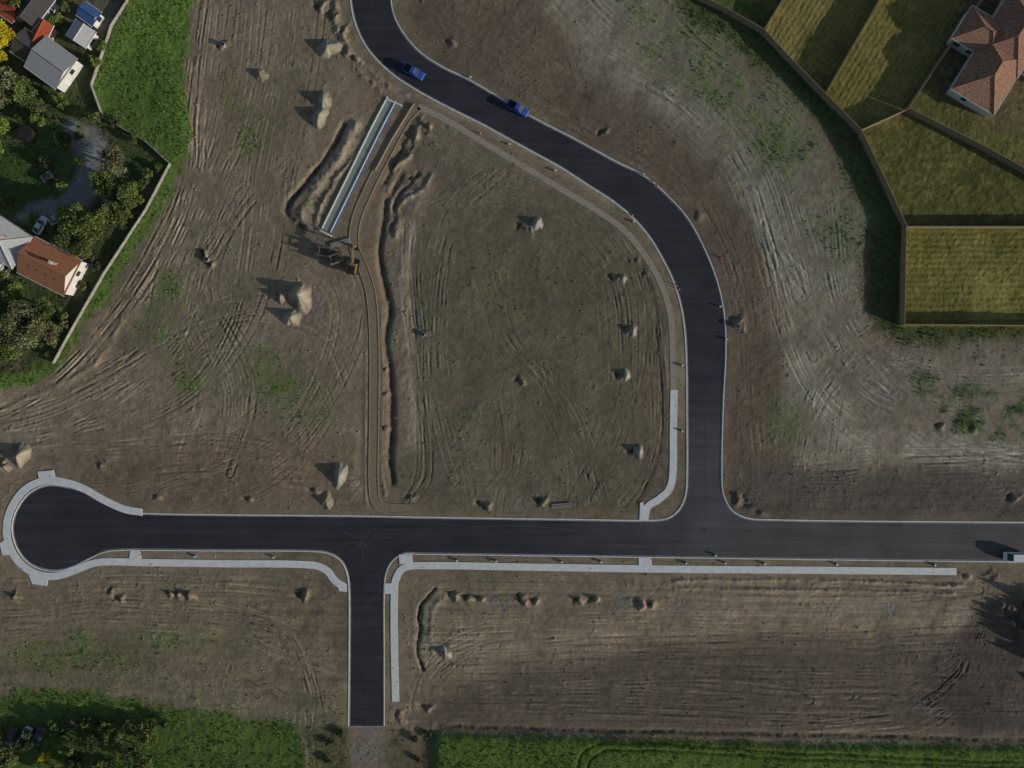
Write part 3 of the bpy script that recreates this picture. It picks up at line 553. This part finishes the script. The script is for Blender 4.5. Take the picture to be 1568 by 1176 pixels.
def wing(par,cx,cy,Lx,Wy,ang,wh,rh,kind,rm,wm,sky=0,z0=0,ch=True):
    def T(x,y,z): return (cx+x*math.cos(ang)-y*math.sin(ang),cy+x*math.sin(ang)+y*math.cos(ang),z)
    mb=MB(); mb.box((cx,cy,wh/2-.2),(Lx,Wy,wh+.4),ang,0)
    l,w=Lx/2,Wy/2
    if kind=='gable':
        for s_ in(-1,1): mb.poly([T(s_*(l-.001),-w,wh),T(s_*(l-.001),w,wh),T(s_*(l-.001),0,wh+rh*.96)])
    mb.obj('walls',[wm],par)
    o=.45; r=MB(); e=wh-.05; top=wh+rh; hl=l+o if kind=='gable' else max(.3,l-w)
    a,b_,c,d=T(-l-o,-w-o,e),T(l+o,-w-o,e),T(l+o,w+o,e),T(-l-o,w+o,e); p,q=T(-hl,0,top),T(hl,0,top)
    r.poly([a,b_,q,p]); r.poly([c,d,p,q])
    if kind=='hip': r.poly([b_,c,q]); r.poly([d,a,p])
    r.poly([d,c,b_,a])
    r.obj('roof',[rm],par)
    tr_=MB(); tr_.cyl(T(-hl,0,top+.02),T(hl,0,top+.02),.13,.13,6)
    if kind=='hip':
        for u,v_ in((b_,q),(c,q),(d,p),(a,p)): tr_.cyl((u[0],u[1],u[2]+.03),(v_[0],v_[1],v_[2]+.03),.1,.1,6)
    for u,v_ in((a,b_),(c,d))+(((b_,c),(d,a)) if kind=='hip' else ()): tr_.cyl(u,v_,.09,.09,6,1)
    tr_.obj('ridge_and_gutters',[rm,m_frame],par)
    g=MB()
    for s_ in(-1,1):
        n=max(1,int(Lx/3))
        for i in range(n):
            x=-l+Lx*(i+.5)/n; c_=T(x,s_*(w+.02),wh*.55); g.box(c_,(1.3,.08,1.1),ang,0); c_=T(x,s_*(w+.03),wh*.55-.6); g.box(c_,(1.5,.16,.08),ang,1); g.box(T(x,s_*(w+.035),wh*.55),(.07,.1,1.1),ang,1)
    for s_ in(-1,1): g.box(T(s_*(l+.02),w*.3,wh*.55),(.08,1.2,1.1),ang,0)
    g.box(T(l+.03,-w*.4,1.0),(.08,.95,2.05),ang,1)
    g.obj('windows_and_door',[m_glass,m_frame],par)
    if ch:
        k=MB(); k.box(T(l*.4,w*.35,wh+rh*.75),(.7,.6,rh*.9+1.0),ang,0); k.box(T(l*.4,w*.35,wh+rh*1.2+.5),(.85,.75,.12),ang,1); k.obj('chimney',[m_wallb,m_frame],par)
    if sky:
        k=MB(); pit=math.atan2(rh,w); sl=.5
        for i in range(sky):
            x=-l*.6+l*1.2*i/max(1,sky-1); y=-w*.5; z=wh+rh*.5
            k.poly([T(x-.4,y-sl*math.cos(pit),z-sl*math.sin(pit)+.1),T(x+.4,y-sl*math.cos(pit),z-sl*math.sin(pit)+.1),T(x+.4,y+sl*math.cos(pit),z+sl*math.sin(pit)+.1),T(x-.4,y+sl*math.cos(pit),z+sl*math.sin(pit)+.1)],0)
        k.obj('skylights',[m_glass],par)
def ang(dx,dy): return math.atan2(-dy,dx)
def bld(name,px,py,wings):
    e=empty(name,(*W(px,py),.05))
    for w in wings: wing(e,*w)
bld('tiled_house',92,412,[(0,0,11,8.2,ang(75,38),3.6,2.6,'gable',R_or,m_wallw,4)])
bld('white_house',22,372,[(0,0,11,7.5,ang(60,38),4.5,2.2,'hip',R_wh,m_wallw),(-4,-5,7,6,ang(60,38),3.5,1.8,'gable',R_gr,m_wallw,0,0,False)])
bld('metal_shed',92,106,[(0,0,8,7.6,ang(62,45),3.2,1.0,'gable',R_gr,m_wallw,0,0,False)])
bld('dark_roof_garage',58,82,[(0,0,6,5.5,ang(60,40),2.6,1.3,'gable',R_dk,m_wallb,0,0,False)])
bld('red_shed',20,14,[(0,0,7,5,ang(60,40),2.6,1.3,'gable',R_rd,m_wallb,0,0,False)])
bld('blue_shed',146,30,[(0,0,3.6,3,ang(50,35),2.4,.7,'gable',R_bl,m_wallw,0,0,False)])
bld('garden_shed',134,60,[(0,0,3.6,4.6,ang(45,-70),2.4,.8,'gable',R_wh,m_wallw,0,0,False)])
bld('red_roof_outbuilding',74,58,[(0,0,4.6,3,ang(30,-60),2.4,.9,'gable',R_rd,m_wallb,0,0,False)])
bld('grey_cottage',66,20,[(0,0,7,5,ang(45,-60),2.8,1.4,'gable',R_dk,m_wallw,0,0,True)])
av=ang(38,-62)
bld('large_tiled_house',1502,122,[(0,0,14,10.5,av,2.8,2.9,'hip',R_pk,m_wallw,0,0,False),(5.6,9.2,16,11,av,2.81,3.0,'hip',R_pk,m_wallw,0,0,True),(-1.6,9,10,8,av+math.pi/2,2.79,2.3,'hip',R_pk,m_wallw,0,0,False),(13,4,12,9,av+math.pi/2,2.8,2.5,'hip',R_pk,m_wallw,0,0,False)])
# ------------------------------------------------------------------ vehicles
def paint(name,col):
    m=mat(name,col,.35,var=.04,spec=.5); m.node_tree.nodes['Principled BSDF'].inputs['Coat Weight'].default_value=.5; return m
P_bl=paint('blue_paint',(.03,.10,.45)); P_wh=paint('white_paint',(.72,.74,.76)); P_sl=paint('silver_paint',(.45,.47,.5)); P_dk=paint('dark_paint',(.05,.055,.07)); P_ye=paint('ochre_paint',(.30,.19,.05))
m_tyre=mat('tyre_rubber',(.02,.02,.02),.9); m_hub=mat('alloy',(.4,.4,.4),.4,.8); m_blk=mat('black_plastic',(.03,.03,.03),.7); m_lamp=mat('lamp_clear',(.7,.7,.65),.2); m_red=mat('lamp_red',(.4,.02,.02),.3)
def rr(x,hw,z0,z1,b=.1): return [(x,-hw,z0+b),(x,-hw,z1-b),(x,-hw+b,z1),(x,hw-b,z1),(x,hw,z1-b),(x,hw,z0+b),(x,hw-b,z0),(x,-hw+b,z0)][::-1]
def wheels(e,xs,hw,r=.37):
    k=MB()
    for x in xs:
        for s_ in(-1,1):
            k.cyl((x,s_*(hw-.22),r),(x,s_*(hw+.02),r),r,r,18,0); k.cyl((x,s_*(hw+.02),r),(x,s_*(hw+.035),r),r*.6,r*.55,12,1)
    k.obj('wheels',[m_tyre,m_hub],e)
def vehicle(name,px,py,a,kind,pm,z=0.0):
    e=empty(name,(*W(px,py),z),a)
    if kind=='ute':
        b_=MB(); b_.loft([rr(2.66,.70,.5,.85),rr(2.5,.86,.42,.97),rr(1.9,.92,.36,1.06),rr(1.15,.93,.35,1.12),rr(-.8,.93,.35,1.14)],0); b_.obj('body',[pm],e)
        t=MB(); t.box((-1.72,0,.62),(1.84,1.8,.3),0,1)
        for s_ in(-1,1): t.box((-1.72,s_*.89,.85),(1.84,.09,.56),0,0)
        t.box((-2.6,0,.85),(.08,1.86,.56),0,0); t.box((-2.7,0,.5),(.14,1.7,.18),0,1); t.box((-1.2,0,.9),(.5,1.3,.28),0,1); t.box((-.86,0,1.35),(.06,1.5,.5),0,1)
        t.obj('tray',[pm,m_blk],e)
        g=MB(); g.loft([rr(1.2,.80,1.06,1.16,.04),rr(.5,.74,1.06,1.74,.12),rr(-.6,.74,1.06,1.74,.12),rr(-.82,.78,1.06,1.2,.04)],0); g.obj('windows',[m_glass],e)
        r_=MB(); r_.box((-.06,0,1.755),(1.05,1.36,.07),0,0,(.9,.9))
        for s_ in(-1,1): r_.cyl((1.18,s_*.79,1.12),(.5,s_*.72,1.73),.045,.045,6); r_.cyl((-.1,s_*.83,1.1),(-.1,s_*.73,1.73),.04,.04,6); r_.cyl((-.8,s_*.79,1.12),(-.6,s_*.72,1.73),.05,.05,6); r_.box((.95,s_*1.0,1.15),(.14,.2,.16))
        r_.obj('roof_pillars_mirrors',[pm],e)
        l=MB()
        for s_ in(-1,1): l.box((2.56,s_*.66,.78),(.14,.3,.16),0,0); l.box((-2.63,s_*.84,.9),(.1,.14,.3),0,1)
        l.box((2.66,0,.45),(.1,1.5,.2),0,2); l.box((2.665,0,.72),(.05,.8,.2),0,2); l.obj('lamps_bumper',[m_lamp,m_red,m_blk],e); wheels(e,(1.65,-1.55),.92)
    else:
        if kind=='car': b0=[(2.2,.68,.45,.75),(2.05,.82,.36,.86),(1.2,.88,.3,.96),(-1.4,.89,.3,1.0),(-2.05,.84,.34,.98),(-2.2,.72,.42,.9)]; g0=[(1.05,.74,.92,.98,.03),(.3,.68,.92,1.44,.12),(-1.0,.68,.92,1.46,.12),(-1.85,.72,.92,1.02,.04)]; rx=(-.35,1.25,1.46); wx_=(1.35,-1.35)
        else: b0=[(2.5,.75,.45,.85),(2.35,.92,.36,1.0),(1.9,.97,.3,1.15),(-2.4,.97,.3,1.25),(-2.5,.95,.34,1.2)]; g0=[(1.95,.88,1.1,1.18,.04),(1.2,.84,1.1,1.93,.14),(-2.2,.84,1.1,1.95,.14),(-2.46,.86,1.1,1.3,.05)]; rx=(-.5,3.3,1.955); wx_=(1.6,-1.5)
        b_=MB(); b_.loft([rr(*q) for q in b0]); b_.obj('body',[pm],e)
        g=MB(); g.loft([rr(*q) for q in g0]); g.obj('windows',[m_glass],e)
        r_=MB(); r_.box((rx[0],0,rx[2]),(rx[1],1.28 if kind=='car' else 1.55,.06),0,0,(.93,.9))
        for s_ in(-1,1):
            r_.cyl((g0[0][0],s_*g0[0][1],g0[0][3]),(g0[1][0],s_*(g0[1][1]-.04),g0[1][3]-.03),.04,.04,6); r_.cyl((g0[3][0],s_*g0[3][1],g0[3][3]),(g0[2][0],s_*(g0[2][1]-.04),g0[2][3]-.03),.05,.05,6); r_.box((g0[0][0]-.1,s_*(g0[0][1]+.2),g0[0][3]+.04),(.12,.18,.12))
        r_.obj('roof_pillars_mirrors',[pm],e); l=MB(); fx=b0[0][0];bx=b0[-1][0]
        for s_ in(-1,1): l.box((fx-.06,s_*.6,.68),(.14,.26,.14),0,0); l.box((bx+.03,s_*.7,.78),(.1,.2,.2),0,1)
        l.box((fx,0,.45),(.08,1.3,.18),0,2); l.obj('lamps_bumper',[m_lamp,m_red,m_blk],e); wheels(e,wx_,.88 if kind=='car' else .96,.33)
    return e
vehicle('blue_pickup_truck',634,112,ang(30,17),'ute',P_bl)
vehicle('blue_pickup_truck',793,168,ang(30,17),'ute',P_bl)
vehicle('white_van',1550,851,ang(-1,-.02),'van',P_wh)
vehicle('parked_car',66,346,ang(20,-35),'car',P_wh,.15)
vehicle('parked_car',92,334,ang(30,-22),'car',P_sl,.15)
for i,(x,y) in enumerate([(22,1124),(44,1124),(64,1123)]): vehicle('parked_car',x,y,ang(-15,35),'car',[P_dk,P_sl,P_dk][i],.25)
b_=MB(); b_.box((0,0,.6),(2.6,1.5,.1),0,0); 
for s_ in(-1,1): b_.box((0,s_*.73,.8),(2.6,.06,.35),0,0); b_.cyl((0,s_*.8,.3),(0,s_*.98,.3),.3,.3,14,1)
b_.box((1.3,0,.8),(.06,1.5,.35)); b_.box((-1.3,0,.8),(.06,1.5,.35)); b_.box((1.9,0,.55),(1.2,.08,.08)); b_.box((-.2,0,.85),(1.4,1.0,.4),.1,2); b_.obj('garden_trailer',[m_hub,m_tyre,m_blk],None,(*W(76,272),.15),.6)
b_=MB(); b_.cyl((0,0,0),(0,0,1.6),1.7,1.7,28,0); b_.cyl((0,0,1.6),(0,0,1.66),1.78,1.78,28,1); b_.cyl((0,0,1.66),(0,0,1.7),1.5,1.4,28,0); b_.obj('water_tank',[m_blk,m_blk],None,(*W(46,208),.1))
# excavator
e=empty('excavator',(*W(541,408),hz(541,408)),ang(6,-34)); e.scale=(.9,.9,.9)
t=MB()
for s_ in(-1,1):
    t.loft([[(x,y,z) for (x,z) in ((-1.9,.25),(-1.6,0),(1.6,0),(1.9,.25),(1.9,.6),(1.6,.85),(-1.6,.85),(-1.9,.6))] for y in (s_*1.25-.3,s_*1.25+.3)],0)
    for k in range(9): t.box((-1.6+.4*k,s_*1.25,.87),(.3,.62,.05),0,1)
t.box((0,0,.6),(1.6,2.0,.4),0,1); t.cyl((0,0,.8),(0,0,1.05),.6,.6,16,1); t.obj('tracks',[m_blk,m_iron],e)
h=MB(); h.box((-.7,0,1.5),(2.6,2.5,.9),0,0,(.95,.95)); h.box((-2.0,0,1.5),(.6,2.4,1.0),0,1,(.8,.9)); h.box((-1.1,-.2,2.02),(1.9,1.7,.2),0,1,(.9,.9)); h.cyl((-1.0,-.8,2.0),(-1.0,-.8,2.5),.07,.07,8,1); h.obj('house',[P_ye,m_blk],e,bevel=.05)
h=MB(); h.box((.45,.75,1.95),(1.5,.95,1.6),0,0,(.85,.85)); h.box((.42,.75,2.78),(1.3,.85,.08),0,1); h.obj('cab',[m_glass,P_dk],e)
h=MB(); h.box((1.7,-.1,2.7),(3.0,.36,.5),0,0,(1,1),.72); h.box((3.7,-.1,3.5),(2.4,.34,.42),0,0,(1,1),-.12); h.box((4.7,-.1,2.3),(2.6,.3,.36),0,0,(1,1),1.75)
h.cyl((.9,-.35,1.6),(2.4,-.35,3.2),.07,.07,8,1); h.cyl((2.6,-.1,3.9),(4.6,-.1,3.75),.07,.07,8,1); h.obj('boom_and_stick',[P_ye,m_hub],e)
h=MB(); h.loft([[(4.4,y,1.2),(4.9,y,1.25),(5.1,y,.7),(4.8,y,.25),(4.2,y,.2),(4.25,y,.35),(4.6,y,.5)] for y in(-.65,.45)],0)
for k in range(5): h.box((4.15,-.6+.24*k,.2),(.2,.07,.06),0,0)
h.obj('bucket',[m_iron],e)
m_pipe=mat('grey_pipe',(.3,.3,.29),.6)
for (x,y,a) in [(522,374,.3),(860,776,.05)]:
    b_=MB()
    for k in range(3): b_.cyl((-2.3,k*.35,.2),(2.3,k*.35,.2),.13,.13,10)
    b_.obj('pipe_stack',[m_pipe],None,(*W(x,y),hz(x,y)),a)
m_steel=mat('painted_steel',(.20,.18,.14),.6,.3)
for (x,y,a) in [(500,388,-.2),(518,398,.3)]:
    b_=MB()
    for s_ in(-1,1):
        b_.box((0,s_*.9,1.2),(3.2,.12,2.0)); 
        for k in(-1,1): b_.box((k*1.5,s_*.9,1.2),(.15,.2,2.4))
    for k in(-1,1):
        for z in(.5,1.9): b_.cyl((k*1.2,-.9,z),(k*1.2,.9,z),.08,.08,8)
    b_.obj('trench_shield',[m_steel],None,(*W(x,y),hz(x,y)),a)
for (x,y,a) in [(648,512,.1),(1128,500,.3),(318,398,.4),(343,70,.2),(680,998,.6)]:
    b_=MB()
    b_.cyl((0,0,-.3),(0,0,.6),.55,.55,20,0); b_.cyl((0,0,.6),(0,0,.63),.42,.42,20,1)
    for k in range(5): b_.box((1.3,-.5+.25*k,.16),(1.2,.12,.03),0,2)
    for k in range(3): b_.box((1.3-.5+.5*k,0,.09),(.1,1.2,.1),0,2)
    b_.obj('manhole_riser',[m_gut,m_blk,m_timber],None,(*W(x,y),hz(x,y)+.05),a)
# ------------------------------------------------------------------ light, camera
E=math.radians(14); A=math.radians(-20.8)
w=bpy.data.worlds.new('World'); sc.world=w; w.use_nodes=True; nt=w.node_tree
sk=nt.nodes.new('ShaderNodeTexSky'); sk.sky_type='NISHITA'; sk.sun_disc=False; sk.sun_elevation=E; sk.sun_rotation=math.pi/2-A
nt.links.new(sk.outputs[0],nt.nodes['Background'].inputs[0]); nt.nodes['Background'].inputs[1].default_value=.075
sd=bpy.data.lights.new('sun','SUN'); sd.energy=3.1; sd.angle=math.radians(.5); sd.color=(1,.93,.82)
so_=bpy.data.objects.new('sun',sd); sc.collection.objects.link(so_)
so_.rotation_euler=Vector((math.cos(E)*math.cos(A),math.cos(E)*math.sin(A),math.sin(E))).to_track_quat('Z','Y').to_euler()
cd=bpy.data.cameras.new('camera'); cd.lens=24.03; cd.sensor_width=36; cd.clip_end=5000; cd.clip_start=1
cam=bpy.data.objects.new('camera',cd); cam.location=(0,0,157); sc.collection.objects.link(cam); sc.camera=cam
sc.view_settings.view_transform='Standard'; sc.view_settings.look='None'; sc.view_settings.exposure=0
